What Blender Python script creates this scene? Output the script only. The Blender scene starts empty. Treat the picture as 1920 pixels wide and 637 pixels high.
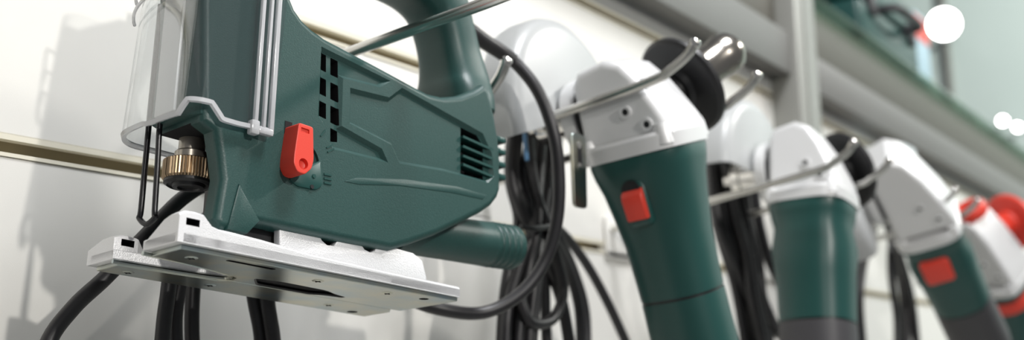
import bpy, bmesh, math, random
from mathutils import Vector, Matrix

# ---------------------------------------------------------------- camera, world, lights, exposure
scene = bpy.context.scene
COL = scene.collection
FPX = 2200.0                                   # focal length in pixels of the 1920 x 637 frame
CAM = Vector((0.0, -0.575, 1.5))
WX = Vector((1520, 376, FPX)).normalized()     # world axes seen in camera space (right, down, forward)
WZ = Vector((-.02, -1, (376 + .02 * 1520) / FPX)).normalized()
WY = WZ.cross(WX)
C2W = Matrix((WX, WY, WZ))                     # camera (right, down, forward) -> world
right, down, fwd = C2W.col[0], C2W.col[1], C2W.col[2]
cam_data = bpy.data.cameras.new('camera')
cam = bpy.data.objects.new('camera', cam_data)
COL.objects.link(cam)
rot = Matrix((right, -down, -fwd)).transposed()
cam.matrix_world = Matrix.Translation(CAM) @ rot.to_4x4()
cam_data.sensor_width = 36.0
cam_data.lens = FPX / 1920 * 36.0
cam_data.clip_start = .02
cam_data.dof.use_dof = True
cam_data.dof.focus_distance = .60
cam_data.dof.aperture_fstop = 6.0
scene.camera = cam

world = bpy.data.worlds.new('store_interior')
scene.world = world
world.use_nodes = True
wbg = world.node_tree.nodes['Background']
wbg.inputs[0].default_value = (.93, .96, 1.0, 1)
wbg.inputs[1].default_value = .46

def area(name, loc, target, size, power, color=(1, .97, .92)):
    l = bpy.data.lights.new(name, 'AREA')
    l.shape = 'DISK'; l.size = size; l.energy = power; l.color = color
    o = bpy.data.objects.new(name, l); COL.objects.link(o)
    o.location = loc
    o.rotation_euler = (Vector(target) - Vector(loc)).to_track_quat('-Z', 'Y').to_euler()
    return o
area('ceiling_floodlight', (.20, -2.0, 2.32), (.5, 0, 1.65), .07, 42)
area('ceiling_floodlight', (-1.0, -1.7, 2.35), (.5, 0, 1.6), .08, 12)
area('ceiling_floodlight', (2.7, -1.7, 3.3), (1.5, 0, 1.6), .2, 62)
area('far_wall_fill', (3.4, -1.6, 3.6), (4.9, .2, 2.4), .4, 210, (.95, 1, .97))  # unseen light added to brighten the far wall
area('ceiling_softlight', (.7, -.85, 3.3), (.6, -.1, 1.6), .55, 95, (.97, .98, 1))

vs = scene.view_settings
vs.view_transform = 'Standard'; vs.look = 'None'; vs.gamma = 1; vs.use_curve_mapping = False
vs.exposure = -1.22

# ---------------------------------------------------------------- geometry of the place
def ray(px, py):
    return C2W @ Vector(((px - 960) / FPX, (py - 318.5) / FPX, 1))
def hit(px, py, y):                            # point at distance y from the wall plane
    d = ray(px, py); return CAM + d * ((y - CAM.y) / d.y)
def hitx(px, py, x):
    d = ray(px, py); return CAM + d * ((x - CAM.x) / d.x)

# the jigsaw hangs a little askew: its own frame (x to its rear, y to the wall, z up), origin at the near front corner of its sole
JD = Vector((3043 - 960, 991 - 318.5, FPX)).normalized()
JW = Vector((-1570 - 960, 970 - 318.5, FPX)); JW = (JW - JD * JW.dot(JD)).normalized()
JU = JD.cross(JW)
JA = .53 * Vector(((332 - 960) / FPX, (459 - 318.5) / FPX, 1))
C2J = Matrix((JD, JW, JU))
JROT = C2W @ C2J.transposed()
JORG = CAM + C2W @ JA
def J3(px, py, ly):
    r = C2J @ Vector(((px - 960) / FPX, (py - 318.5) / FPX, 1)); o = -(C2J @ JA)
    return o + r * ((ly - o.y) / r.y)
def J2(px, py, ly):
    p = J3(px, py, ly); return (p.x, p.z)

# ---------------------------------------------------------------- materials
MATS = {}
def mat(name, color, rough=.5, metal=0., noise=None, bump=None, coat=0., spec=.5, mottled=None):
    m = bpy.data.materials.new(name); m.use_nodes = True
    nt = m.node_tree; b = nt.nodes['Principled BSDF']
    b.inputs['Base Color'].default_value = (*color, 1)
    b.inputs['Roughness'].default_value = rough
    b.inputs['Metallic'].default_value = metal
    b.inputs['Coat Weight'].default_value = coat
    b.inputs['Specular IOR Level'].default_value = spec
    tc = nt.nodes.new('ShaderNodeTexCoord')
    if noise:
        sc, amt, col2 = noise
        n = nt.nodes.new('ShaderNodeTexNoise'); n.inputs['Scale'].default_value = sc; n.inputs['Detail'].default_value = 4
        nt.links.new(tc.outputs['Object'], n.inputs['Vector'])
        r = nt.nodes.new('ShaderNodeValToRGB')
        r.color_ramp.elements[0].position = .5 - amt / 2; r.color_ramp.elements[1].position = .5 + amt / 2
        r.color_ramp.elements[0].color = (*color, 1); r.color_ramp.elements[1].color = (*col2, 1)
        nt.links.new(n.outputs['Fac'], r.inputs['Fac'])
        nt.links.new(r.outputs['Color'], b.inputs['Base Color'])
    if bump:
        sc, st = bump
        n = nt.nodes.new('ShaderNodeTexNoise'); n.inputs['Scale'].default_value = sc; n.inputs['Detail'].default_value = 2
        nt.links.new(tc.outputs['Object'], n.inputs['Vector'])
        bp = nt.nodes.new('ShaderNodeBump'); bp.inputs['Strength'].default_value = st; bp.inputs['Distance'].default_value = .0004
        nt.links.new(n.outputs['Fac'], bp.inputs['Height'])
        nt.links.new(bp.outputs['Normal'], b.inputs['Normal'])
    MATS[name] = m
    return m
GREEN = mat('green_plastic', (.011, .050, .045), .42, noise=(900, .5, (.018, .064, .057)), bump=(1400, .22))
GREEN2 = mat('green_plastic_smooth', (.010, .058, .051), .36)
RED = mat('red_plastic', (.72, .052, .03), .42)
BLACK = mat('black_plastic', (.012, .012, .013), .4)
DARK = mat('dark_interior', (.004, .004, .005), .9)
RUBBER = mat('black_rubber', (.013, .012, .014), .42, noise=(60, .5, (.021, .020, .022)))
GREYCAP = mat('charcoal_plastic', (.045, .043, .047), .5)
ALU = mat('cast_aluminium', (.80, .80, .81), .42, .35, noise=(2500, .4, (.70, .70, .71)), bump=(1800, .5))
SILVER = mat('silver_painted_casting', (.70, .70, .70), .38, .15)
SILVERGREY = mat('grey_casting', (.55, .56, .57), .4, .3)
STEEL = mat('zinc_plated_steel', (.34, .42, .45), .28, 1., noise=(38, .35, (.52, .50, .40)), bump=(300, .08))
SATIN = mat('satin_steel', (.55, .50, .43), .3, .75)
DCHROME = mat('dark_chrome', (.40, .37, .33), .22, 1.)
CHROME = mat('chrome', (.82, .80, .77), .12, 1.)
WIRE = mat('nickel_wire', (.62, .61, .58), .22, 1.)
BRONZE = mat('bronze_collar', (.34, .25, .16), .33, 1.)
BLACKWIRE = mat('black_steel_wire', (.02, .02, .022), .25, .4)
GUARD = mat('light_grey_guard', (.42, .43, .43), .35)
WHITE = mat('white_laminate', (.80, .785, .745), .42, noise=(25, .6, (.77, .755, .715)), bump=(1500, .08))
CREAM = mat('cream_insert', (.46, .39, .25), .55)
LIP = mat('cream_lip', (.78, .74, .62), .4)
GREYPANEL = mat('grey_panel', (.40, .40, .385), .45)
TRIM = mat('grey_trim', (.17, .168, .16), .5)
TRIMD = mat('taupe_board', (.105, .10, .083), .55)
POST = mat('aluminium_post', (.25, .25, .23), .45, .2)
FLOORM = mat('grey_carpet', (.38, .38, .37), .9, noise=(80, .5, (.43, .43, .42)))
FARWALL = mat('pale_green_panel', (.50, .58, .55), .3, noise=(1.2, .8, (.60, .66, .63)))
BLUEBOX = mat('pale_blue_card', (.42, .58, .66), .6)
PALEBOX = mat('white_card', (.62, .68, .70), .6)
PINKBOX = mat('pale_pink_card', (.75, .55, .50), .6)
BLUESTREAK = mat('blue_streak', (.12, .28, .5), .3)
LENS = bpy.data.materials.new('lamp_lens'); LENS.use_nodes = True
_b = LENS.node_tree.nodes['Principled BSDF']; _b.inputs['Emission Color'].default_value = (1, .98, .94, 1); _b.inputs['Emission Strength'].default_value = 30

def clear(name, tint, rough, refl):
    m = bpy.data.materials.new(name); m.use_nodes = True
    nt = m.node_tree; nt.nodes.remove(nt.nodes['Principled BSDF'])
    out = nt.nodes['Material Output']
    t = nt.nodes.new('ShaderNodeBsdfTransparent'); t.inputs[0].default_value = (*tint, 1)
    g = nt.nodes.new('ShaderNodeBsdfGlossy'); g.inputs['Roughness'].default_value = rough
    lw = nt.nodes.new('ShaderNodeLayerWeight'); lw.inputs['Blend'].default_value = .5
    fr = nt.nodes.new('ShaderNodeMath'); fr.operation = 'POWER'; fr.inputs[1].default_value = 3.5; nt.links.new(lw.outputs['Facing'], fr.inputs[0])
    a = nt.nodes.new('ShaderNodeMath'); a.operation = 'MULTIPLY_ADD'; a.inputs[1].default_value = .75; a.inputs[2].default_value = refl
    mx = nt.nodes.new('ShaderNodeMixShader')
    nt.links.new(fr.outputs[0], a.inputs[0]); nt.links.new(a.outputs[0], mx.inputs[0])
    nt.links.new(t.outputs[0], mx.inputs[1]); nt.links.new(g.outputs[0], mx.inputs[2]); nt.links.new(mx.outputs[0], out.inputs[0])
    return m
CLEAR = clear('clear_plastic', (.955, .965, .97), .05, .11)
GLASS = clear('green_glass', (.66, .78, .70), .04, .03)
RIMM = bpy.data.materials.new('clear_plastic_edge'); RIMM.use_nodes = True
_b = RIMM.node_tree.nodes['Principled BSDF']; _b.inputs['Base Color'].default_value = (.93, .93, .95, 1)
_b.inputs['Roughness'].default_value = .15; _b.inputs['Transmission Weight'].default_value = .55; _b.inputs['IOR'].default_value = 1.45

# ---------------------------------------------------------------- mesh helpers
def finish(name, bm, material, parent=None, angle=38, smooth=True):
    bmesh.ops.remove_doubles(bm, verts=bm.verts, dist=1e-6)
    bmesh.ops.recalc_face_normals(bm, faces=bm.faces)
    shade(bm, angle, smooth)
    me = bpy.data.meshes.new(name); bm.to_mesh(me); bm.free()
    for m in (material if isinstance(material, (list, tuple)) else [material]): me.materials.append(m)
    o = bpy.data.objects.new(name, me); COL.objects.link(o)
    if parent: o.parent = parent
    return o
def shade(bm, angle=38, smooth=True):
    a = math.radians(angle)
    for f in bm.faces: f.smooth = smooth
    for e in bm.edges:
        e.smooth = len(e.link_faces) == 2 and e.calc_face_angle(0) < a
def tag(o, label, cat, group=None):
    o['label'] = label; o['category'] = cat
    if group: o['group'] = group
    return o
def empty(name, loc=(0, 0, 0), rot=None):
    o = bpy.data.objects.new(name, None); COL.objects.link(o); o.empty_display_size = .03
    m = Matrix.Translation(loc)
    if rot is not None: m = m @ rot.to_4x4()
    o.matrix_world = m
    return o
def box(bm, x0, x1, y0, y1, z0, z1, bevel=0, seg=2):
    v = [bm.verts.new(p) for p in ((x0, y0, z0), (x1, y0, z0), (x1, y1, z0), (x0, y1, z0), (x0, y0, z1), (x1, y0, z1), (x1, y1, z1), (x0, y1, z1))]
    fs = [bm.faces.new([v[i] for i in q]) for q in ((0, 3, 2, 1), (4, 5, 6, 7), (0, 1, 5, 4), (1, 2, 6, 5), (2, 3, 7, 6), (3, 0, 4, 7))]
    if bevel:
        es = {e for f in fs for e in f.edges}
        bmesh.ops.bevel(bm, geom=list(es), offset=bevel, segments=seg, affect='EDGES', profile=.5)
    return bm
def prism(bm, poly, y0, y1, bevel=0, seg=3, shrink=0, edges='both', axis='y'):
    """polygon in the (x, z) plane extruded along y (axis z: polygon in (x, y) extruded along z)."""
    def P(a, b, c): return (a, c, b) if axis == 'y' else ((a, b, c) if axis == 'z' else (c, a, b))
    n = len(poly)
    cx = sum(p[0] for p in poly) / n; cz = sum(p[1] for p in poly) / n
    A = [bm.verts.new(P(p[0], p[1], y0)) for p in poly]
    if shrink: B = [bm.verts.new(P(q[0], q[1], y1)) for q in inset(poly, shrink)]
    else: B = [bm.verts.new(P(p[0], p[1], y1)) for p in poly]
    fa = bm.faces.new(A); fb = bm.faces.new(B[::-1])
    for i in range(n):
        bm.faces.new((A[i], B[i], B[(i + 1) % n], A[(i + 1) % n]))
    bmesh.ops.recalc_face_normals(bm, faces=bm.faces)
    if bevel:
        es = set()
        if edges in ('both', 'near'): es |= set(fa.edges)
        if edges in ('both', 'far'): es |= set(fb.edges)
        bmesh.ops.bevel(bm, geom=list(es), offset=bevel, segments=seg, affect='EDGES', profile=.5, clamp_overlap=True)
    return bm
def inset(poly, d):
    n = len(poly); out = []
    ar = sum(poly[i][0] * poly[(i + 1) % n][1] - poly[(i + 1) % n][0] * poly[i][1] for i in range(n))
    s = 1 if ar > 0 else -1
    for i in range(n):
        a, b, c = Vector(poly[i - 1]), Vector(poly[i]), Vector(poly[(i + 1) % n])
        d1 = (b - a).normalized(); d2 = (c - b).normalized()
        n1 = Vector((-d1.y, d1.x)) * s; n2 = Vector((-d2.y, d2.x)) * s
        m = (n1 + n2); L = m.length
        m = m / L if L > 1e-6 else n1
        k = d / max(.35, m.dot(n1))
        out.append(tuple(b + m * k))
    return out
def rounded(poly, r, seg=4):
    """round every corner of a polygon."""
    n = len(poly); out = []
    for i in range(n):
        a, b, c = Vector(poly[i - 1]), Vector(poly[i]), Vector(poly[(i + 1) % n])
        rr = min(r, (a - b).length * .45, (c - b).length * .45)
        p = b + (a - b).normalized() * rr; q = b + (c - b).normalized() * rr
        for k in range(seg + 1):
            t = k / seg
            out.append(tuple(p * (1 - t) ** 2 + b * 2 * t * (1 - t) + q * t * t))
    return out
def catmull(pts, sub=8):
    pts = [Vector(p) for p in pts]; out = []
    for i in range(len(pts) - 1):
        p0 = pts[max(i - 1, 0)]; p1 = pts[i]; p2 = pts[i + 1]; p3 = pts[min(i + 2, len(pts) - 1)]
        for k in range(sub):
            t = k / sub
            out.append(.5 * (2 * p1 + (p2 - p0) * t + (2 * p0 - 5 * p1 + 4 * p2 - p3) * t * t + (3 * p1 - p0 - 3 * p2 + p3) * t ** 3))
    out.append(pts[-1]); return out
def sweep(bm, pts, section, caps=True, up=Vector((0, 1, 0)), scales=None):
    """section: list of (u, v); u along the in-plane normal, v along 'up'-ish."""
    rings = []; pts = [Vector(p) for p in pts]
    for i, p in enumerate(pts):
        t = (pts[min(i + 1, len(pts) - 1)] - pts[max(i - 1, 0)]).normalized()
        if i == 0:
            v = up - t * up.dot(t)
            if v.length < 1e-4: v = t.orthogonal()
            v.normalize()
        else:
            v = (v - t * v.dot(t)).normalized()
        u = v.cross(t)
        s = scales[i] if scales else (1, 1)
        rings.append([bm.verts.new(p + u * a * s[0] + v * b * s[1]) for a, b in section])
    n = len(section)
    for i in range(len(rings) - 1):
        for k in range(n):
            bm.faces.new((rings[i][k], rings[i][(k + 1) % n], rings[i + 1][(k + 1) % n], rings[i + 1][k]))
    if caps:
        bm.faces.new(rings[0][::-1]); bm.faces.new(rings[-1])
    return bm
def circ(r, n=12): return [(r * math.cos(2 * math.pi * k / n), r * math.sin(2 * math.pi * k / n)) for k in range(n)]
def tube(bm, pts, r, n=12, sub=8, caps=True, scales=None):
    return sweep(bm, catmull(pts, sub) if sub > 1 else pts, circ(r, n), caps, scales=scales)
def lathe(bm, prof, origin, axis, n=32, close=True, a0=0, a1=2 * math.pi, ref=None):
    """prof: list of (radius, distance along axis)."""
    ax = Vector(axis).normalized(); o = Vector(origin)
    u = (Vector(ref) - ax * Vector(ref).dot(ax)).normalized() if ref else ax.orthogonal().normalized()
    v = ax.cross(u); full = abs(a1 - a0 - 2 * math.pi) < 1e-6
    m = n if full else n + 1
    rings = []
    for r, h in prof:
        if r < 1e-7: rings.append([bm.verts.new(o + ax * h)] * m)
        else: rings.append([bm.verts.new(o + ax * h + (u * math.cos(a0 + (a1 - a0) * k / n) + v * math.sin(a0 + (a1 - a0) * k / n)) * r) for k in range(m)])
    for i in range(len(rings) - 1):
        for k in range(n):
            q = [rings[i][k], rings[i][(k + 1) % m], rings[i + 1][(k + 1) % m], rings[i + 1][k]]
            q = list(dict.fromkeys(q))
            if len(q) > 2: bm.faces.new(q)
    return bm
def sup(rx, ry, n=32, e=3., cx=0, cy=0):
    out = []
    for k in range(n):
        a = 2 * math.pi * (k + .5) / n; c, s = math.cos(a), math.sin(a)
        out.append((cx + rx * math.copysign(abs(c) ** (2 / e), c), cy + ry * math.copysign(abs(s) ** (2 / e), s)))
    return out
def loft(bm, secs, n=32):
    """secs: (z, rx, ry, exponent, cx, cy)"""
    rings = [[bm.verts.new((x, y, z)) for x, y in sup(rx, ry, n, e, cx, cy)] for z, rx, ry, e, cx, cy in secs]
    for i in range(len(rings) - 1):
        for k in range(n):
            bm.faces.new((rings[i][k], rings[i][(k + 1) % n], rings[i + 1][(k + 1) % n], rings[i + 1][k]))
    bm.faces.new(rings[0][::-1]); bm.faces.new(rings[-1])
    return bm
def cut(o, cutters):
    """subtract the cutter meshes [(bmesh, material)] from o and keep the cutters' material on the cut faces."""
    tmp = []
    for bm, m in cutters:
        c = finish('cutter', bm, m); c.matrix_world = o.matrix_world; tmp.append(c)
        md = o.modifiers.new('cut', 'BOOLEAN'); md.operation = 'DIFFERENCE'; md.object = c; md.solver = 'EXACT'
        md.material_mode = 'TRANSFER'
    bpy.context.view_layer.update()
    dg = bpy.context.evaluated_depsgraph_get()
    me = bpy.data.meshes.new_from_object(o.evaluated_get(dg), preserve_all_data_layers=True, depsgraph=dg)
    o.modifiers.clear(); old = o.data; o.data = me; me.name = old.name
    for c in tmp:
        d = c.data; bpy.data.objects.remove(c); bpy.data.meshes.remove(d)
    bm = bmesh.new(); bm.from_mesh(me); shade(bm, 30); bm.to_mesh(me); bm.free()
    w = o.modifiers.new('weighted_normals', 'WEIGHTED_NORMAL'); w.keep_sharp = True
    return o
def new(): return bmesh.new()

# ---------------------------------------------------------------- the setting
def struct(o): o['kind'] = 'structure'; return o
GZ0, GP = 1.634, .1235                           # grooves of the slatted wall
PX0, PX1 = 1.485, 1.565                          # upright post between the two bays
bm = new(); box(bm, -1.2, 4.5, .013, .03, 0, 2.0)
wall = struct(finish('wall_back', bm, CREAM))
for (xa, xb) in ((-1.2, PX0 + .01), (PX1 - .01, 4.5)):
    for k in range(-7, 3):
        z0 = GZ0 + GP * k + .0062; z1 = GZ0 + GP * (k + 1) - .0062
        if k == 2: z1 = 1.93
        bm = new(); box(bm, xa, xb, 0, .013, z0, z1, .0008, 1)
        finish('panel', bm, GREYPANEL if k == 2 else WHITE, wall)
        bm = new(); box(bm, xa, xb, -.0005, .006, z0 - .0030, z0 - .00005); box(bm, xa, xb, -.0008, .013, z1 + .00005, z1 + .0022)
        finish('groove_lip', bm, LIP, wall)
bm = new(); box(bm, -1.2, 4.5, 0, .013, .02, GZ0 - GP * 7 - .0055); finish('panel', bm, WHITE, wall)
bm = new(); box(bm, -1.2, PX0, -.030, .013, 1.907, 1.966, .0015); box(bm, PX1, 4.5, -.030, .013, 1.902, 1.955, .0015)
struct(finish('trim_1', bm, TRIM))
bm = new(); box(bm, -1.2, 4.5, -.012, .03, 1.966, 2.045, .001)
struct(finish('trim_2', bm, TRIMD))
bm = new(); box(bm, PX0, PX1, -.040, .013, .0, 2.2, .003); box(bm, PX0 + .03, PX0 + .036, -.0415, -.039, 0.3, 2.19)
struct(finish('trim_3', bm, POST))
bm = new(); box(bm, 1.6, 4.5, -.030, .15, 2.0455, 2.0535, .001)
tag(finish('glass_shelf', bm, GLASS), 'greenish glass shelf lying along the top of the wall', 'shelf')
bm = new(); box(bm, -3, 5.2, -4, 3, -.02, 0); struct(finish('floor', bm, FLOORM))
bm = new(); box(bm, 4.9, 4.95, -4, 3, 0, 4.2)
wr = struct(finish('wall_right', bm, FARWALL))
for k in range(7):
    y = -1.55 + k * .42
    bm = new(); box(bm, 4.875, 4.905, y - .012, y + .012, 0, 4.2, .003); finish('panel_joint', bm, POST, wr)

# ---------------------------------------------------------------- the jigsaw
jig = empty('jigsaw', JORG, JROT)
tag(jig, 'dark green jigsaw with clear front cover hanging nearest, at the left', 'jigsaw')
NEAR, FAR = .008, .073
body_px = [(380, -90), (396, -140), (432, -175), (505, -190), (580, -165), (560, -90), (540, -60), (548, -4), (556, 16), (570, 36), (588, 53), (612, 70), (640, 85), (710, 122), (783, 162),
           (806, 174), (832, 180), (862, 178), (890, 168), (909, 156), (919, 172), (930, 215), (938, 262), (941, 300),
           (941, 355), (936, 370), (925, 384), (905, 398), (870, 416), (820, 440), (770, 458), (735, 468), (640, 450), (485, 418), (462, 440),
           (412, 429), (403, 408), (416, 333), (411, 290), (404, 244), (380, 226)]
poly = [J2(x, y, NEAR) for x, y in body_px]
bm = new(); prism(bm, poly, NEAR, FAR, .0042, 4)
body = finish('body', bm, [GREEN, DARK], jig)
body.matrix_world = jig.matrix_world            # so that the cutters line up while cutting
cutters = []
p1 = [(603, 88), (732, 152), (712, 163), (643, 146), (640, 236), (716, 279), (727, 304), (625, 279), (616, 262), (612, 245), (605, 228), (597, 218)]
p2 = [(657, 165), (730, 183), (754, 165), (868, 229), (905, 250), (922, 288), (926, 330), (915, 342), (832, 320), (750, 306), (734, 271), (656, 231)]
for pp in (p1, p2):
    bm = new(); pl = [J2(x, y, NEAR) for x, y in pp]
    prism(bm, inset(pl, -.0012), NEAR - .001, NEAR + .0021, shrink=.0031)
    cutters.append((bm, GREEN))
for (x0, x1, y0, y1) in ((602, 616, 95, 127), (624, 638, 106, 138), (602, 616, 141, 173), (624, 638, 152, 184), (602, 616, 186, 215), (624, 638, 196, 228), (624, 637, 238, 264)):
    bm = new(); q = [J2(x0, y0, NEAR), J2(x1, y0 + 7, NEAR), J2(x1, y1 + 7 - (6 if y0 > 230 else 0), NEAR), J2(x0, y1, NEAR)]
    prism(bm, rounded(q, .0004, 2), NEAR - .004, NEAR + .016); cutters.append((bm, DARK))
bm = new(); q = [J2(*p, NEAR) for p in ((868, 237), (898, 252), (910, 272), (910, 337), (868, 325))]
prism(bm, q, NEAR - .004, NEAR + .018); cutters.append((bm, DARK))
# the round seat of the pendulum lever
cx, cz = J2(570, 306, NEAR)
bm = new(); lathe(bm, [(0, -.004), (.0128, -.004), (.0118, .0016), (0, .0016)], (cx - .002, NEAR, cz), (0, 1, 0), 40); cutters.append((bm, GREEN))
bm = new(); box(bm, -.02, .060, .018, .09, -.01, J2(404, 244, NEAR)[1] + .004); cutters.append((bm, DARK))
bm = new(); box(bm, -.02, .046, .046, .09, -.01, .25); cutters.append((bm, GREEN))
cut(body, cutters)
body.matrix_world = jig.matrix_world.inverted() @ jig.matrix_world
body.parent = jig; body.matrix_parent_inverse = Matrix()
body.matrix_local = Matrix()

# rear louvres
for k, (ya, yb) in enumerate(((258, 276), (276, 293), (294, 309), (310, 326))):
    a = J3(866, ya - 2, NEAR + .0012); b = J3(922, yb + 5, NEAR + .0012); b2 = J3(914, yb + 3, NEAR)
    bm = new(); sweep(bm, [a, b], [(-.0006, -.0012), (.0009, -.0012), (.0009, .006), (-.0006, .006)], up=Vector((0, 1, 0)))
    finish('louvre', bm, GREEN2, jig)
for y in (268, 290, 314, 337):                    # little ribs on the rear edge
    a = J3(936, y - 6, NEAR + .010)
    bm = new(); box(bm, a.x - .004, a.x + .0045, NEAR + .008, FAR - .012, a.z - .002, a.z + .002, .0012)
    finish('rear_rib', bm, GREEN2, jig)
# lower belly crease: a shallow raised swell on the near face
bm = new(); q = [J2(*p, NEAR) for p in ((645, 340), (668, 333), (760, 336), (860, 350), (912, 366), (905, 374), (850, 362), (750, 348), (672, 346))]
prism(bm, q, NEAR - .00025, NEAR + .004, .00025, 2, edges='near')
finish('side_crease', bm, GREEN, body)
# foot in front of the sole
bm = new(); q = [J2(*p, NEAR) for p in ((447, 344), (462, 372), (486, 414), (463, 438), (424, 430))]
prism(bm, q, NEAR - .0009, NEAR + .004, .0009, 2, edges='near'); finish('foot_facet', bm, GREEN, body)

# handle: a loop that rises from the rear, runs forward and comes down at the front column
hp = [(850, 222, 1.0, 1.4), (850, 190, 1.08, 1.32), (850, 155, 1.05, 1.1), (843, 110, .95, .96), (832, 60, .92, .95), (815, 10, 1.0, .98), (780, -30, 1.05, 1), (725, -56, .95, 1),
      (655, -80, .9, 1), (585, -102, .9, 1), (525, -120, 1.0, 1.0), (480, -120, 1, 1)]
ctrl = [J3(x, y, .0405) for x, y, _, _ in hp]
cs = catmull(ctrl, 6); sc = [Vector((a, b, 0)) for _, _, a, b in hp]; sc = [(v.x, v.y) for v in catmull(sc, 6)]
bm = new(); sweep(bm, cs, sup(.0168, .0205, 28, 3.2), up=Vector((0, 1, 0)), scales=sc)
handle = finish('handle', bm, GREEN, jig, 60)
sm = handle.modifiers.new('smooth', 'SUBSURF'); sm.levels = 1; sm.render_levels = 1

# gear column under the clear cover
xf = J2(378, 110, .012)[0]
bm = new()
plan = [(xf + .03, .0095), (xf + .0005, .0095), (xf - .005, .0205), (xf - .005, .044), (xf, .047), (xf + .03, .047)]
prism(bm, plan, J2(380, 222, .012)[1] + .001, .180, .001, 2, axis='z')
finish('gear_column', bm, GREEN, jig)
zb0 = J2(380, 222, .012)[1] + .004
bm = new(); box(bm, xf - .0068, xf - .004, .0225, .040, zb0, .17, .001); finish('front_plate', bm, SILVERGREY, jig)

# clear front cover, U-shaped in plan, with a notch in its lower edge
prof = [(.050, .0042), (.045, .0042), (.038, .0042), (.031, .0042), (.024, .0042), (.0195, .0042), (.0145, .0043), (.0095, .0050), (.0058, .0070), (.0035, .0098), (.0022, .0130),
        (.0014, .0190), (.0010, .026), (.0008, .033), (.0007, .0405), (.0008, .048), (.0011, .054), (.0020, .060), (.0042, .066), (.0085, .072), (.0145, .0760), (.022, .0768), (.031, .0768), (.038, .0768), (.050, .0768)]
ps = [Vector((x, y, 0)) for x, y in prof]; ps = catmull(ps, 3)
ZB = .0665
def ramp(x, x0, x1): return max(0., min(1., (x - x0) / (x1 - x0)))
def cover_bottom(i):                               # the lower edge has a notch at the near front corner
    p = ps[i]
    if p.y > .0405: return ZB + .001
    return ZB + .0068 * ramp(p.x, .0212, .0145) * ramp(p.y, .0128, .0088) + .001 * ramp(p.x, .03, .045)
bm = new(); lo = []; hi = []
for i, p in enumerate(ps):
    lo.append(bm.verts.new((p.x, p.y, cover_bottom(i)))); hi.append(bm.verts.new((p.x + .006, p.y, .182)))
for i in range(len(ps) - 1): bm.faces.new((lo[i], lo[i + 1], hi[i + 1], hi[i]))
cover = finish('clear_cover', bm, CLEAR, jig, 60)
so = cover.modifiers.new('thickness', 'SOLIDIFY'); so.thickness = .0018; so.offset = 0
cover['label'] = 'clear plastic front cover'
rimpts = [Vector((p.x, p.y, cover_bottom(i))) for i, p in enumerate(ps)]
bm = new(); sweep(bm, rimpts, [(-.0011, -.0011), (.0011, -.0011), (.0011, .0011), (-.0011, .0011)], up=Vector((0, 0, 1)))
finish('cover_rim', bm, RIMM, cover)
for x, w in ((.0395, .0011), (.0445, .0009), (.0490, .0013)):
    bm = new(); box(bm, x - w, x + w, .0022, .0046, ZB - .001, .175, .0005); finish('cover_ridge', bm, RIMM, cover)
bm = new(); box(bm, .0365, .0415, .0015, .006, ZB - .0035, ZB + .004, .001); box(bm, .0415, .050, .002, .0055, ZB - .002, ZB + .0015, .0006); finish('cover_clip', bm, RIMM, cover)
for zz in (.132, .144, .156):
    pts = []
    for p in ps[27:58]:
        pts.append(Vector((p.x - .0012, p.y, zz + .006 * math.sin((p.y - .012) / .057 * math.pi))))
    bm = new(); tube(bm, pts, .0009, 8, 1); finish('cover_bead', bm, RIMM, cover)

# blade guard wire: a long black U in front of the plunger
a0, a1 = J3(281, 215, .048), J3(264, 396, .048); b0, b1 = J3(301, 215, .038), J3(290, 396, .038)
mid = (a1 + b1) / 2
pts = [a0 + Vector((0, 0, .06)), a0, (a0 + a1) / 2, a1, a1 + Vector((0, .001, -.003)) , mid + Vector((0, 0, -.0065)), b1 + Vector((0, -.001, -.003)), b1, (b0 + b1) / 2, b0, b0 + Vector((0, 0, .06))]
bm = new(); tube(bm, pts, .00145, 10, 6); finish('guard_wire', bm, BLACKWIRE, jig)

# plunger with its knurled blade clamp
pc = J3(356, 318, .0405); ax = (0, 0, 1)
def zat(y): return J3(356, y, .0405).z
bm = new(); lathe(bm, [(0, zat(296)), (.0066, zat(296)), (.0066, .10), (0, .10)], (pc.x, pc.y, 0), ax, 32); finish('plunger', bm, SATIN, jig)
bm = new(); lathe(bm, [(0, zat(302)), (.0082, zat(302)), (.0082, zat(287)), (.0074, zat(284)), (0, zat(284))], (pc.x, pc.y, 0), ax, 32); finish('plunger_sleeve', bm, SATIN, jig)
N = 144; bm = new(); rings = []
for r, z in ((.0095, zat(301)), (.0126, zat(303)), (.0134, zat(305)), (.0134, zat(337)), (.0126, zat(341)), (.0095, zat(341))):
    rings.append([bm.verts.new((pc.x + (r - (.0005 if (k % 3 == 0 and r > .0125) else 0)) * math.cos(2 * math.pi * k / N), pc.y + (r - (.0005 if (k % 3 == 0 and r > .0125) else 0)) * math.sin(2 * math.pi * k / N), z)) for k in range(N)])
for i in range(5):
    for k in range(N): bm.faces.new((rings[i][k], rings[i][(k + 1) % N], rings[i + 1][(k + 1) % N], rings[i + 1][k]))
bm.faces.new(rings[0]); bm.faces.new(rings[-1])
finish('clamp_collar', bm, BRONZE, jig, 25)
bm = new(); lathe(bm, [(0, zat(330)), (.0122, zat(330)), (.0124, zat(346)), (.0108, zat(350)), (.0100, zat(347)), (.0084, zat(347)), (.0078, zat(353)), (.0056, zat(354)), (.0052, zat(350)), (0, zat(350))], (pc.x, pc.y, 0), ax, 36)
finish('clamp_ring', bm, BLACK, jig)
# black roller support behind the clamp and dark cavity block
bm = new(); box(bm, pc.x - .010, pc.x + .034, .012, .062, zat(232), zat(218), .002); finish('gear_underside', bm, BLACK, jig)
bm = new(); box(bm, pc.x + .016, pc.x + .028, .03, .052, .012, zat(250), .002); finish('roller_arm', bm, BLACK, jig)

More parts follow.
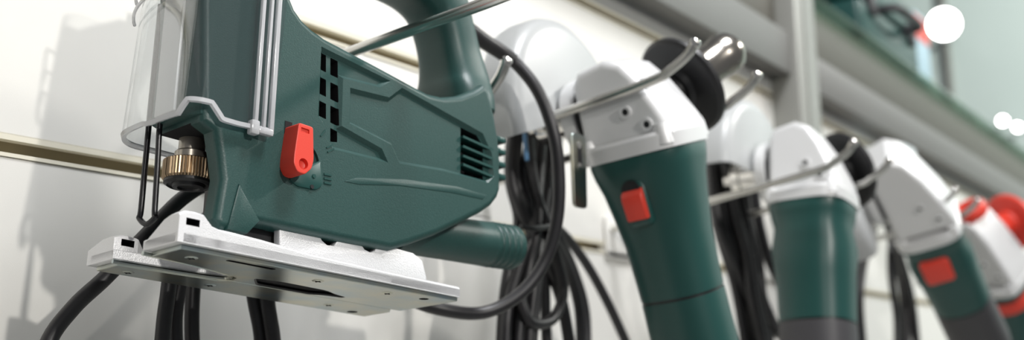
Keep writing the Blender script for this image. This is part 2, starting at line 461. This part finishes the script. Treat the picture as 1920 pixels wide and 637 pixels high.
# pendulum lever
lever_px = [(561, 229), (588, 238), (589, 300), (585, 316), (572, 327), (558, 322), (551, 306), (552, 290)]
YL = -.0035
pl = rounded([J2(x, y, YL) for x, y in lever_px], .0015, 3)
bm = new(); prism(bm, pl, YL, NEAR + .0015, .0007, 2, edges='near')
lever = finish('orbit_lever', bm, [RED], jig); lever['label'] = 'red orbit lever'
lever.parent = None; lever.matrix_world = jig.matrix_world
lc = J2(569, 307, YL); cts = []
bm = new(); lathe(bm, [(0, -.003), (.0032, -.003), (.0027, .0022), (0, .0030)], (lc[0], YL, lc[1]), (0, 1, 0), 24); cts.append((bm, RED))
q = [J2(*p, YL) for p in ((565, 238), (580, 243), (580, 251), (564, 247))]
bm = new(); prism(bm, q, YL - .003, YL + .0009); cts.append((bm, RED))
cut(lever, cts); lever.parent = jig; lever.matrix_local = Matrix()
bm = new(); q = [J2(*p, NEAR) for p in ((560, 322), (600, 300), (604, 348), (592, 357), (556, 350), (540, 335))]
prism(bm, rounded(q, .002), NEAR - .0009, NEAR + .003, .0008, 2, edges='near'); finish('lever_seat', bm, GREEN2, jig)
for (x, y) in ((589, 330), (585, 350)):
    c = J2(x, y, NEAR - .001); bm = new(); lathe(bm, [(0, -.0003), (.0011, -.0003), (.0014, .001), (0, .001)], (c[0], NEAR - .001, c[1]), (0, 1, 0), 12); finish('detent', bm, BLACK if y > 340 else GREEN2, jig)
c = J2(540, 242, NEAR); bm = new(); box(bm, c[0] - .0022, c[0] + .0022, NEAR - .0003, NEAR + .002, c[1] - .004, c[1] + .004); finish('lever_slot', bm, DARK, jig)
for y in (328, 336, 344):
    a = J2(607, y - 2, NEAR); b = J2(621, y + 1, NEAR)
    bm = new(); sweep(bm, [Vector((a[0], NEAR, a[1])), Vector((b[0], NEAR, b[1]))], [(-.0005, -.0005), (.0005, -.0005), (.0005, .0006), (-.0005, .0006)]); finish('tick_mark', bm, GREEN2, jig)
for (xa, ya, xb, yb) in ((601, 255, 610, 244), (612, 277, 624, 271), (614, 285, 626, 279)):
    a = J2(xa, ya, NEAR); b = J2(xb, yb, NEAR)
    bm = new(); sweep(bm, [Vector((a[0], NEAR, a[1])), Vector((b[0], NEAR, b[1]))], [(-.0004, -.0004), (.0004, -.0004), (.0004, .0005), (-.0004, .0005)]); finish('tick_mark', bm, GREEN2, jig)

# dust port
e1 = J3(945, 462, .034); e0 = J3(740, 432, .036); axd = (e1 - e0).normalized(); L = (e1 - e0).length + .006
pr = [(0, 0), (.0125, 0), (.0135, L * .5), (.0141, L - .026)]
for k in range(4):
    h = L - .022 + k * .0052
    pr += [(.0143, h), (.0136, h + .0008), (.0136, h + .0016), (.0145, h + .0024)]
pr += [(.0143, L), (.0135, L + .0012), (.0115, L + .0012), (.0112, L - .02), (0, L - .02)]
bm = new(); lathe(bm, pr, e0, axd, 40); finish('dust_port', bm, GREEN, jig, 50)

# sole: aluminium casting, steel plates under it
SL, SW = .1817, .081
bm = new()
slot = [(0, .029), (.022, .031), (.045, .036), (.056, .040), (.060, .046), (.056, .051), (.030, .054), (0, .056)]
plan = [(0, 0), (SL, 0), (SL, SW), (0, SW)] + [(x, y) for x, y in slot[::-1]]
plan = [(SL, 0), (SL, SW)] + [(.006, SW), (0, SW - .004)] + slot[::-1] + [(0, .002), (.003, 0)]
prism(bm, plan, .0016, .0068, .0006, 1, axis='z')
def bar(bm, secs):
    """loft of (x, [(y, z)...]) polygons along x"""
    rings = [[bm.verts.new((x, y, z)) for y, z in pg] for x, pg in secs]
    n = len(rings[0])
    for i in range(len(rings) - 1):
        for k in range(n): bm.faces.new((rings[i][k], rings[i][(k + 1) % n], rings[i + 1][(k + 1) % n], rings[i + 1][k]))
    bm.faces.new(rings[0]); bm.faces.new(rings[-1][::-1])
def headsec(h, w, m=False):
    s = [(0, .0018), (0, h - .001), (.001, h), (w * .25, h + .0004), (w * .45, h - .001), (w, .0052), (w, .0018)]
    return [(SW - y, z) for y, z in s] if m else s
near = []
for x, h, w in ((.0, .0150, .028), (.003, .0168, .0285), (.008, .0172, .029), (.0130, .0168, .027), (.0180, .0122, .018), (.0215, .0114, .009), (.028, .0110, .0045), (.045, .0104, .004), (.075, .0086, .004), (.13, .0078, .004), (SL, .0075, .004)):
    near.append((x, headsec(h, w)))
far = []
for x, h, yi in ((.0, .0134, .0565), (.004, .0146, .056), (.008, .0150, .056), (.013, .0144, .0565), (.019, .0100, .061), (.026, .0090, .072), (.05, .0085, .0765), (SL, .0075, .077)):
    k = min(1, (h - .0075) / .006)
    far.append((x, [(SW, .0018), (SW, .0078 + .0015 * k), (SW - (SW - yi) * .55, h - .0004), (yi + .002, h), (yi, h - .0009), (yi, .005), (yi, .0018)]))
base_bm = bm
for rail, ya, yb, zz in ((near, -.004, .010, .0118), (far, .050, .068, .0106)):    # each rail gets its square guide hole, then joins the casting
    rb = new(); bar(rb, rail); ro = finish('rail', rb, [ALU])
    cb = new(); box(cb, .0036, .0108, ya, yb, zz - .0016, zz + .0018)
    cut(ro, [(cb, DARK)])
    base_bm.from_mesh(ro.data); me_ = ro.data
    bpy.data.objects.remove(ro); bpy.data.meshes.remove(me_)
sole = finish('sole_plate', base_bm, [ALU, DARK], jig, 30)
sole['label'] = 'silver cast aluminium sole plate'
# side bracket above the sole
q = [J2(*p, .012) for p in ((524, 410), (545, 414), (598, 436), (604, 450), (614, 459), (626, 460), (632, 452), (634, 446), (678, 458), (684, 467), (694, 472), (703, 470), (706, 462), (740, 464), (775, 474), (792, 488), (800, 520), (800, 534), (524, 478))]
bm = new(); prism(bm, q, .012, .017, .0006, 2); finish('sole_bracket', bm, ALU, jig)
bm = new(); q = [J2(*p, .014) for p in ((470, 410), (560, 420), (735, 460), (735, 478), (470, 455))]
prism(bm, q, .019, .062); finish('gap_shade_block', bm, BLACK, jig)  # black block stands in for the shadow in the gap under the body
# underside plates
def slotted(poly, z0, z1, holes, name, extra=None):
    bm = new(); prism(bm, poly, z0, z1, .0004, 1, axis='z'); o = finish(name, bm, [STEEL, DARK])
    o.matrix_world = jig.matrix_world; cs_ = []
    for h in holes:
        b_ = new(); prism(b_, h, z0 - .003, z1 - .0002 if extra is None else z1 + extra, axis='z'); cs_.append((b_, DARK))
    cut(o, cs_); o.parent = jig; o.matrix_local = Matrix(); return o
def disc(x, y, r, n=20): return [(x + r * math.cos(2 * math.pi * k / n), y + r * math.sin(2 * math.pi * k / n)) for k in range(n)]
opening = rounded([(.066, .0335), (.082, .030), (.112, .031), (.122, .036), (.131, .038), (.131, .0415), (.119, .0435), (.112, .0480), (.078, .0480)], .004)
opening_n = [(x, min(y, .0475)) for x, y in opening]
plateA = [(.004, .003), (SL - .001, .001), (SL - .001, .0482), (.062, .0482), (.062, .046), (.060, .040), (.048, .034), (.024, .0295), (.004, .0275)]
plateB = [(.004, SW - .003), (SL - .002, SW - .002), (SL - .002, .056), (SL - .008, .0486), (.062, .0486), (.058, .0535), (.032, .056), (.004, .058)]
pA = slotted(plateA, -.0006, .0017, [opening_n, disc(.163, .0095, .0028), rounded([(.032, .006), (.060, .006), (.060, .0095), (.032, .0095)], .0015)], 'steel_plate')
pB = slotted(plateB, -.0006, .0017, [disc(.164, .0715, .0032)], 'steel_plate')
# black liner lip around the opening
bm = new(); op3 = [Vector((x, y, .0002)) for x, y in opening_n]
sweep(bm, op3 + [op3[0]], circ(.0009, 6), False, up=Vector((0, 0, 1))); finish('opening_lip', bm, BLACK, jig)
bm = new(); tube(bm, [(x, y, .0005) for x, y in slot], .0011, 8, 4); finish('slot_lip', bm, STEEL, jig)
for (x, y) in ((.138, .012), (.092, .014), (.018, .016), (.140, .064), (.062, .066), (.016, .069)):
    bm = new(); lathe(bm, [(0, -.0009), (.0026, -.0010), (.0034, -.0005), (.0034, .001), (0, .001)], (x, y, 0), (0, 0, 1), 20)
    s = finish('screw', bm, STEEL, jig)
    bm = new(); box(bm, x - .0018, x + .0018, y - .0003, y + .0003, -.00115, -.0008); box(bm, x - .0003, x + .0003, y - .0018, y + .0018, -.00115, -.0008); finish('screw_cross', bm, DARK, s)

# cord: leaves the rear of the handle, swings down past the rear and hangs in loops behind the tool
def jp(l): return [J3(x, y, ly) for x, y, ly in l]
cord = jp([(872, 50, .042), (915, 82, .045), (960, 112, .042), (1008, 170, .030), (1038, 250, .024), (1048, 330, .026), (1044, 415, .032), (1020, 492, .042), (973, 552, .052), (905, 586, .064), (820, 578, .074),
           (740, 548, .092), (640, 500, .104), (540, 430, .106), (470, 370, .108), (400, 345, .108), (342, 372, .108), (270, 445, .108), (200, 518, .108), (138, 576, .108), (88, 648, .108), (72, 760, .108),
           (120, 880, .108), (220, 880, .108), (284, 780, .108), (302, 660, .108), (312, 570, .108), (335, 470, .108), (420, 390, .106), (500, 410, .106), (506, 490, .108), (502, 560, .108), (514, 660, .108), (500, 800, .108),
           (420, 880, .108), (352, 800, .116), (330, 660, .116), (332, 560, .116), (365, 460, .112), (420, 420, .118), (462, 480, .118), (476, 560, .118), (490, 660, .118), (470, 820, .12), (400, 840, .122), (366, 700, .122), (361, 560, .122), (380, 440, .122), (450, 360, .122)])
bm = new(); tube(bm, cord, .0043, 12, 7); finish('power_cord', bm, RUBBER, jig, 60)
rl = jp([(868, 48, .042), (905, 76, .0445), (935, 95, .0445), (962, 114, .0418)])
bm = new(); tube(bm, rl, .0054, 14, 6, scales=[(1.05 - .1 * i / 18,) * 2 for i in range(19)]); finish('strain_relief', bm, RUBBER, jig, 60)

# ---------------------------------------------------------------- hooks
def hook(xa, xb, z0, tipy, rise, label, bendz=.022, tipy2=None):
    """two-pronged wire display hook: plate in the groove, two prongs rising slightly, tips bent up."""
    h = empty('display_hook', (0, 0, 0)); h.location = ((xa + xb) / 2, 0, z0)
    tag(h, label, 'hook', 'two-pronged display hooks on the slatted wall')
    w = (xb - xa) / 2
    tip1 = tipy
    for s in (-1, 1):
        short = s > 0 and tipy2
        tipy = tipy2 if short else tip1
        rise_, rise = (rise, .01) if short else (rise, rise)
        yb = tipy + .030
        pts = [(s * w, -.001, 0), (s * w, -.02, rise * .02), (s * w, yb * .6, -rise * yb * .6), (s * w, yb, -rise * yb), (s * w, tipy + .013, -rise * tipy + .001), (s * w, tipy, -rise * tipy + bendz * .55), (s * w, tipy - .006, -rise * tipy + bendz)]
        rise = rise_
        bm = new(); tube(bm, pts, .0035, 12, 6); p = finish('prong', bm, WIRE, h, 60)
        bm = new(); e = Vector(pts[-1]); d = (Vector(pts[-1]) - Vector(pts[-2])).normalized()
        lathe(bm, [(0, -.001), (.0039, -.001), (.0041, .002), (.0028, .0040), (0, .0045)], e, d, 14); finish('tip_cap', bm, CHROME, p, 60)
    bm = new(); box(bm, -w - .010, w + .010, -.004, -.0012, -.028, .014, .001); finish('back_plate', bm, WHITE, h)
    bm = new(); box(bm, -w - .010, w + .010, -.0012, .006, GZ0 - z0 - .003, GZ0 - z0 + .003); box(bm, -w - .01, w + .01, -.004, -.0012, GZ0 - z0 - .004, -.026); finish('slot_lug', bm, WHITE, h)
    return h
hook(.508, .618, 1.6865, -.255, .105, 'two-pronged steel hook carrying the jigsaw by its handle', tipy2=-.148)
hook(.697, .803, 1.668, -.247, .158, bendz=.016, label= 'two-pronged steel hook around the neck of the nearest grinder')

# ---------------------------------------------------------------- angle grinders
def strands(bm, lst, r, inv):
    for s in lst:
        tube(bm, [inv @ hit(x, y, w * .72) for x, y, w in s], r, 10, 6)
def grinder(name,  top, bot, label, switch='side', cap=None, headk=1.0, guard=True, handle_kind='chrome', roll=0., S=1.0, gcol=None, group='angle grinders hanging on hooks', cat='grinder', hcol=None, cords=None, cord_r=.0042, gk=1., gpos=(0, .052, .038), flat=0, seam=.155, wide=1., top_ring=None):
    T, B = hit(*top), hit(*bot)
    z = (T - B).normalized(); x = Vector((1, 0, 0)); x = (x - z * x.dot(z)).normalized(); y = z.cross(x)
    R = Matrix((x, y, z)).transposed() @ Matrix.Rotation(roll, 3, 'Z')
    g = empty(name, T, R); tag(g, label, cat, group)
    inv = g.matrix_world.inverted()
    k = S
    # green motor housing
    zc = -seam * k; W = k * wide
    bm = new(); loft(bm, [(0, .0395 * k, .037 * k, 3.4, 0, 0), (-.004 * k, .0402 * k, .0378 * k, 3.2, 0, 0), (-.012 * k, .0395 * k, .037 * k, 3, 0, 0), (-.024 * k, .0365 * k, .0345 * k, 2.8, 0, 0), (-.045 * k, .0335 * W, .032 * W, 2.6, 0, 0), (zc * .6, .0315 * W, .030 * W, 2.5, 0, 0), (zc * .85, .030 * W, .029 * W, 2.5, 0, 0), (zc + .001, .0295 * W, .0285 * W, 2.5, 0, 0)], 40)
    finish('motor_housing', bm, GREEN2, g, 50)
    bm = new(); loft(bm, [(zc + .002, .0288 * W, .0278 * W, 2.5, 0, 0), (zc - .002, .0288 * W, .0278 * W, 2.5, 0, 0)], 40); finish('seam_ring', bm, BLACK, g, 50)
    bm = new(); loft(bm, [(zc - .001, .0296 * W, .0286 * W, 2.5, 0, 0), (-.20 * k, .0305 * W, .0295 * W, 2.6, 0, 0), (-.25 * k, .0315 * k, .0305 * k, 2.8, 0, 0), (-.272 * k, .030 * k, .029 * k, 2.8, 0, 0), (-.280 * k, .024 * k, .023 * k, 2.8, 0, 0)], 40)
    finish('rear_handle', bm, cap or GREEN2, g, 50)
    # gear head
    H = headk
    hm = SILVER
    bm = new(); loft(bm, [(-.001, .0405 * k, .0385 * k, 4, 0, 0), (.009, .041 * k, .039 * k, 4, 0, 0), (.0115, .0395 * k, .0375 * k, 4, 0, 0)], 40); finish('head_flange', bm, hm, g, 30)
    q = [(.032, .008), (.033, .056), (.028, .066), (.006, .070), (-.008, .064), (-.020, .048), (-.0295, .029), (-.0345, .018), (-.037, .008)]
    bm = new(); prism(bm, [(y_ * k, z_ * H) for y_, z_ in q], -.033 * k, .033 * k, .006, 3, axis='x')
    for v in bm.verts:
        t = max(0, v.co.z - .012) / (.070 * H); v.co.x *= 1 - .24 * t
    gh = finish('gear_head', bm, hm, g, 32)
    w = gh.modifiers.new('weighted_normals', 'WEIGHTED_NORMAL'); w.keep_sharp = True
    for (px_, py_, pz_, dx, dy) in ((-.0318, -.006, .030, -1, 0), (-.0325, -.020, .018, -1, 0)):
        bm = new(); lathe(bm, [(0, .0004), (.0026, .0004), (.0026, .0012), (.0046, .0012), (.0046, -.004), (0, -.004)], (px_ * k, py_ * k, pz_ * H), (dx, dy, 0), 16); s = finish('head_screw', bm, hm, g, 30)
        bm = new(); lathe(bm, [(0, .0006), (.0024, .0006), (.0024, .0001), (0, .0001)], (px_ * k, py_ * k, pz_ * H), (dx, dy, 0), 12); finish('screw_socket', bm, BLACK, s)
    for (cx_, cy_) in ((-.031, -.029), (.031, -.029), (.031, .029), (-.031, .029)):
        bm = new(); lathe(bm, [(0, .0165), (.0045, .0165), (.0060, .0125), (.0068, .002), (0, .002)], (cx_ * k, cy_ * k, 0), (0, 0, 1), 18); finish('bolt_boss', bm, hm, g, 50)
    # spindle side, towards the wall
    sz = .034 * H; Y1 = .033 * k
    bm = new(); lathe(bm, [(0, -.004), (.0262, -.004), (.0262, .006), (0, .006)], (0, Y1, sz), (0, 1, 0), 36); finish('bearing_gap', bm, BLACK, g, 40)
    bm = new(); lathe(bm, [(0, .004), (.0300, .004), (.0306, .006), (.0296, .014), (.022, .018), (0, .018)], (0, Y1, sz), (0, 1, 0), 40); finish('bearing_plate', bm, hm, g, 40)
    bm = new(); lathe(bm, [(0, 0), (.015, 0), (.015, .012), (.0125, .012), (.0125, .022), (.0150, .022), (.0150, .030), (.0065, .030), (.0065, .040), (0, .040)], (0, Y1 + .016, gpos[2]), (0, 1, 0), 28); finish('spindle', bm, CHROME, g, 40)
    if guard:
        bm = new(); R0 = .078 * gk
        pr = [(.018, 0), (R0 - .012, 0), (R0 - .0065, .0012), (R0 - .0025, .0042), (R0 - .0005, .0090), (R0, .026), (R0 + .0012, .0265)]
        lathe(bm, pr, gpos, (0, 1, 0), 44, a0=math.pi - math.radians(4), a1=2 * math.pi + math.radians(4), ref=(1, 0, 0))
        o = finish('wheel_guard', bm, GUARD, g, 40); o['label'] = 'light grey half-round wheel guard'
        so = o.modifiers.new('thickness', 'SOLIDIFY'); so.thickness = .0022; so.offset = 0
    if top_ring:
        bm = new(); lathe(bm, [(.010, 0), (.021, 0), (.0225, .004), (.0225, .012), (.020, .016), (.010, .016), (.010, 0)], (0, .004, .066 * H), (0, .2, 1), 28); finish('lock_ring', bm, top_ring, g, 40)
    # side handle
    if handle_kind:
        hx, hy, hz = (.044 * k, -.004, .036 * H); d = Vector((.77, -.38, .59)).normalized()
        if handle_kind != 'chrome': d = Vector((.75, -.45, .35)).normalized()
        d = (g.matrix_world.to_3x3().inverted() @ d).normalized()
        dm = hcol or BLACK
        o = Vector((hx, hy, hz))
        bm = new(); lathe(bm, [(0, -.022), (.010, -.022), (.012, -.010), (.0165, -.006), (.0165, .006), (.0135, .008), (.0135, .014), (0, .014)], o, d, 28); finish('side_handle_hub', bm, dm, g, 35)
        bm = new(); lathe(bm, [(0, .010), (.016, .010), (.0185, .014), (.037, .016), (.0395, .0185), (.0393, .022), (.036, .024), (0, .024)], o, d, 44); finish('hand_guard', bm, dm, g, 35)
        if handle_kind == 'chrome':
            bm = new(); lathe(bm, [(0, .02), (.0175, .02), (.0170, .030), (.0155, .034), (.0155, .060), (.0165, .064), (.0172, .070), (.0162, .078), (.0115, .084), (.006, .0868), (0, .0875)], o, d, 36); finish('side_handle_knob', bm, DCHROME, g, 40)
        elif handle_kind == 'red':
            bm = new(); lathe(bm, [(0, .02), (.013, .02), (.0125, .03), (.0150, .05), (.0155, .075), (.0135, .095), (.008, .102), (0, .103)], o, d, 24); finish('side_handle_grip', bm, dm, g, 40)
    # switch
    if switch == 'side':
        bm = new(); box(bm, -.0385 * k, -.025 * k, -.0092, .0092, -.050 * k, -.016 * k, .004, 3); finish('switch_recess', bm, GREEN2, g, 50)
        bm = new(); lathe(bm, [(0, 0), (.0070, 0), (.0070, .0014), (0, .0014)], (-.0380 * k, .001, -.0235 * k), (-1, 0, 0), 20); finish('switch_pocket', bm, BLACK, g)
        q = [(-.0375 * k, -.0225 * k), (-.0415 * k, -.0250 * k), (-.0432 * k, -.0290 * k), (-.0425 * k, -.034 * k), (-.0410 * k, -.0445 * k), (-.0355 * k, -.0455 * k)]
        bm = new(); prism(bm, q, -.0078 * k, .0085 * k, .0016, 3); finish('slide_switch', bm, RED, g, 40)
    elif switch == 'front':
        bm = new(); box(bm, -.012 * k, .012 * k, -.0385 * k, -.026 * k, -.064 * k, -.030 * k, .004, 3); finish('slide_switch', bm, RED, g, 40)
    elif switch == 'square':
        bm = new(); box(bm, -.0430 * k, -.026 * k, -.012 * k, .022 * k, -.056 * k, -.020 * k, .006, 3); finish('slide_switch', bm, RED, g, 40)
    elif switch == 'right':
        bm = new(); box(bm, .026 * k, .0395 * k, -.022 * k, -.004, -.050 * k, -.016 * k, .003, 3); finish('slide_switch', bm, RED, g, 40)
    elif switch == 'band':
        bm = new(); loft(bm, [(-.012 * k, .0415 * k, .039 * k, 3, 0, 0), (-.030 * k, .040 * k, .0375 * k, 3, 0, 0)], 32); finish('slide_switch', bm, RED, g, 40)
    if cords:
        bm = new(); strands(bm, cords, cord_r, inv); finish('power_cord', bm, RUBBER, g, 60)
    return g

c1 = [[(978, 200, -.11), (968, 320, -.12), (988, 400, -.13), (1018, 470, -.13), (1052, 555, -.13), (1072, 660, -.13)],
      [(1003, 200, -.115), (985, 330, -.125), (1000, 420, -.135), (972, 500, -.13), (952, 580, -.13), (946, 680, -.13)],
      [(1022, 200, -.12), (1010, 330, -.13), (1006, 425, -.14), (992, 500, -.135), (976, 580, -.135), (970, 680, -.135)],
      [(1036, 200, -.12), (1028, 330, -.125), (1014, 430, -.13), (1003, 520, -.14), (994, 600, -.14), (990, 680, -.14)],
      [(985, 200, -.125), (1000, 340, -.135), (1030, 430, -.14), (1064, 500, -.125), (1086, 580, -.12), (1090, 680, -.12)],
      [(1045, 220, -.11), (1040, 350, -.115), (1022, 440, -.12), (1022, 540, -.12), (1026, 680, -.12)],
      [(1040, 470, -.145), (1056, 545, -.145), (1036, 598, -.145), (995, 604, -.145), (975, 560, -.14)],
      [(960, 230, -.10), (955, 330, -.105), (972, 410, -.115), (960, 470, -.12), (945, 560, -.12), (938, 680, -.12)],
      [(1035, 420, -.115), (1065, 448, -.105), (1103, 500, -.10), (1142, 572, -.10), (1182, 660, -.10)]]
rnd = random.Random(4)
def fuller(cs_, n, d):
    out = list(cs_)
    for i in range(n):
        s_ = cs_[i % len(cs_)]; dx = rnd.uniform(-d, d); dw = rnd.uniform(.0, .03)
        out.append([(x + dx * (1 if k in (0, 1) else .6) + rnd.uniform(-3, 3), y, w + dw) for k, (x, y, w) in enumerate(s_)])
    return out
g1 = grinder('angle_grinder', (1214, 284, -.192), (1302, 637, -.205), 'angle grinder with red side switch and chrome-tipped handle, next to the jigsaw', cords=fuller(c1, 6, 16), seam=.105)
inv = g1.matrix_world.inverted()
bm = new(); tube(bm, [inv @ hit(*p) for p in ((976, 424, -.108), (1002, 428, -.112), (1032, 424, -.110))], .0022, 8, 4); finish('cable_tie', bm, BLACK, g1)
bm = new(); tube(bm, [inv @ hit(*p) for p in ((984, 250, -.106), (986, 275, -.106), (988, 300, -.108))], .0016, 8, 4); finish('cord_streak', bm, BLUESTREAK, g1)  # thin blue streak along one cord
# flat steel pin spanner hanging by the spindle
sp = empty('pin_spanner', hit(1084, 262, -.165)); tag(sp, 'flat steel spanner with two round holes hanging by the nearest grinder', 'spanner')
bm = new(); prism(bm, rounded([(-.009, -.048), (.008, -.048), (.009, .004), (-.010, .004)], .004), -.0012, .0012, .0004, 1); finish('blade', bm, STEEL, sp)
for z in (-.004, -.019):
    bm = new(); lathe(bm, [(0, .0016), (.0026, .0014), (.0028, .0008), (.0028, -.002), (0, -.002)], (-.001, 0, z), (0, -1, 0), 16); finish('rivet', bm, CHROME, sp)
bm = new(); box(bm, -.0035, .0025, -.0014, -.0011, -.020, -.004); finish('inlay', bm, BLACK, sp)

c2 = [[(1345, 300, -.12), (1362, 420, -.13), (1395, 520, -.13), (1420, 600, -.13), (1430, 690, -.13)],
      [(1330, 300, -.11), (1345, 420, -.12), (1380, 540, -.12), (1405, 690, -.12)],
      [(1375, 290, -.13), (1388, 420, -.14), (1410, 500, -.14), (1438, 580, -.14), (1466, 628, -.14), (1484, 605, -.14), (1470, 548, -.135), (1440, 480, -.13), (1420, 400, -.125), (1410, 300, -.12)],
      [(1398, 290, -.12), (1400, 400, -.125), (1420, 480, -.13), (1430, 560, -.13), (1450, 690, -.13)],
      [(1360, 300, -.14), (1378, 400, -.145), (1400, 480, -.145), (1412, 560, -.145), (1440, 690, -.145)],
      [(1350, 330, -.105), (1352, 420, -.11), (1372, 500, -.11), (1392, 600, -.11), (1400, 690, -.11)]]
g2 = grinder('angle_grinder', (1524, 388, -.192), (1535, 637, -.195), 'angle grinder with silver head and charcoal rear end, second from the jigsaw', switch='right', cap=GREYCAP, headk=1.15, handle_kind='black', cord_r=.0056, cords=fuller(c2, 5, 14), S=.98, seam=.115, wide=1.2)
hook(1.020, 1.126, 1.652, -.247, .158, bendz=.016, label= 'two-pronged steel hook around the neck of the second grinder')
c3 = [[(1605, 470, -.14), (1612, 440, -.15), (1632, 414, -.16), (1662, 420, -.165), (1684, 470, -.16), (1705, 560, -.15), (1720, 660, -.15)],
      [(1640, 390, -.13), (1612, 470, -.13), (1602, 560, -.13), (1612, 690, -.13)],
      [(1650, 400, -.12), (1625, 470, -.12), (1612, 560, -.12), (1622, 690, -.12)],
      [(1670, 400, -.14), (1688, 480, -.14), (1698, 560, -.14), (1702, 690, -.14)],
      [(1676, 410, -.12), (1670, 500, -.12), (1682, 600, -.12), (1680, 690, -.12)]]
g3 = grinder('angle_grinder', (1738, 424, -.21), (1838, 637, -.225), 'tilted grinder with long white neck and square red button on its housing', switch='square', cap=GREYCAP, headk=1.75, handle_kind=None, cord_r=.0054, cords=fuller(c3, 4, 12), S=1.0, roll=.15, gk=.85, seam=.12, wide=1.2)
hook(1.375, 1.481, 1.655, -.247, .158, bendz=.016, label= 'two-pronged steel hook around the neck of the tilted third grinder')
g4 = grinder('angle_grinder', (1872, 525, -.225), (1930, 690, -.235), 'farthest grinder with red side handle and red switch band, at the right edge', switch='band', headk=1.6, handle_kind='red', hcol=RED, S=1.0, roll=-.3, gk=.8, top_ring=RED)

# ---------------------------------------------------------------- things on and above the shelf, far lamps
def case(x, y, z, sx, sy, sz, body_m, handle_m, label, name='tool_case', cat='case', rz=0):
    t = empty(name, (x, y, z), Matrix.Rotation(rz, 3, 'Z')); tag(t, label, cat)
    bm = new(); box(bm, -sx / 2, sx / 2, -sy / 2, sy / 2, 0, sz * .52, .012, 3); finish('lower_shell', bm, body_m, t)
    bm = new(); box(bm, -sx / 2, sx / 2, -sy / 2, sy / 2, sz * .54, sz, .012, 3); finish('lid', bm, body_m, t)
    bm = new(); tube(bm, [(-sx * .22, -sy / 2, sz * .5), (-sx * .2, -sy / 2 - .03, sz * .5), (0, -sy / 2 - .034, sz * .5), (sx * .2, -sy / 2 - .03, sz * .5), (sx * .22, -sy / 2, sz * .5)], .008, 10, 5); finish('handle', bm, handle_m, t)
    for s in (-1, 1):
        bm = new(); box(bm, s * sx * .34 - .016, s * sx * .34 + .016, -sy / 2 - .008, -sy / 2 + .004, sz * .36, sz * .66, .003); finish('latch', bm, handle_m, t)
    return t
case(2.02, .055, 2.0540, .34, .15, .13, GREEN2, GREYCAP, 'green tool case standing on the glass shelf along the wall top')
def carton(name, loc, s, m, m2, label, cat, band=(.15, .4)):
    t = empty(name, loc); tag(t, label, cat)
    bm = new(); box(bm, -s[0] / 2, s[0] / 2, -s[1] / 2, s[1] / 2, 0, s[2], .002); finish('carton', bm, m, t)
    bm = new(); box(bm, -s[0] / 2 - .0006, s[0] / 2 + .0006, -s[1] / 2 - .0006, s[1] / 2 + .0006, s[2] * band[0], s[2] * band[1]); finish('printed_band', bm, m2, t)
    return t
carton('product_box', (2.245, .04, 2.0540), (.09, .11, .135), BLUEBOX, RED, 'pale blue product box with red band on the glass shelf', 'box', (.6, .95))
carton('product_box', (1.85, -.045, 1.80), (.07, .07, .06), PALEBOX, PINKBOX, 'small blue and pink carton hung on the wall behind the tilted grinder', 'box')
def lamp(px, py, x, r, label):
    p = hitx(px, py, x); t = empty('spot_lamp', p); tag(t, label, 'lamp')
    d = (CAM - p).normalized(); d.z -= .1; d.normalize()
    bm = new(); lathe(bm, [(0, -.14), (r * .7, -.14), (r * .95, -.10), (r * 1.12, 0), (r * 1.12, .012), (r, .012), (r, 0), (0, -.0)], (0, 0, 0), d, 28); finish('housing', bm, SILVERGREY, t)
    bm = new(); lathe(bm, [(0, .004), (r * .98, .004), (r * .98, .002), (0, .002)], (0, 0, 0), d, 24); finish('lens', bm, LENS, t)
    bm = new(); tube(bm, [-d * .12, Vector((4.87 - p.x, -d.y * .12, .02))], .012, 8, 1); finish('arm', bm, SILVERGREY, t)
    return t
lamp(1770, 45, 4.6, .058, 'large bright spotlight shining at the upper right')
lamp(1880, 226, 4.7, .016, 'small round lamp of a pair at the right, left one')
lamp(1908, 238, 4.7, .014, 'small round lamp of a pair at the right, right one')
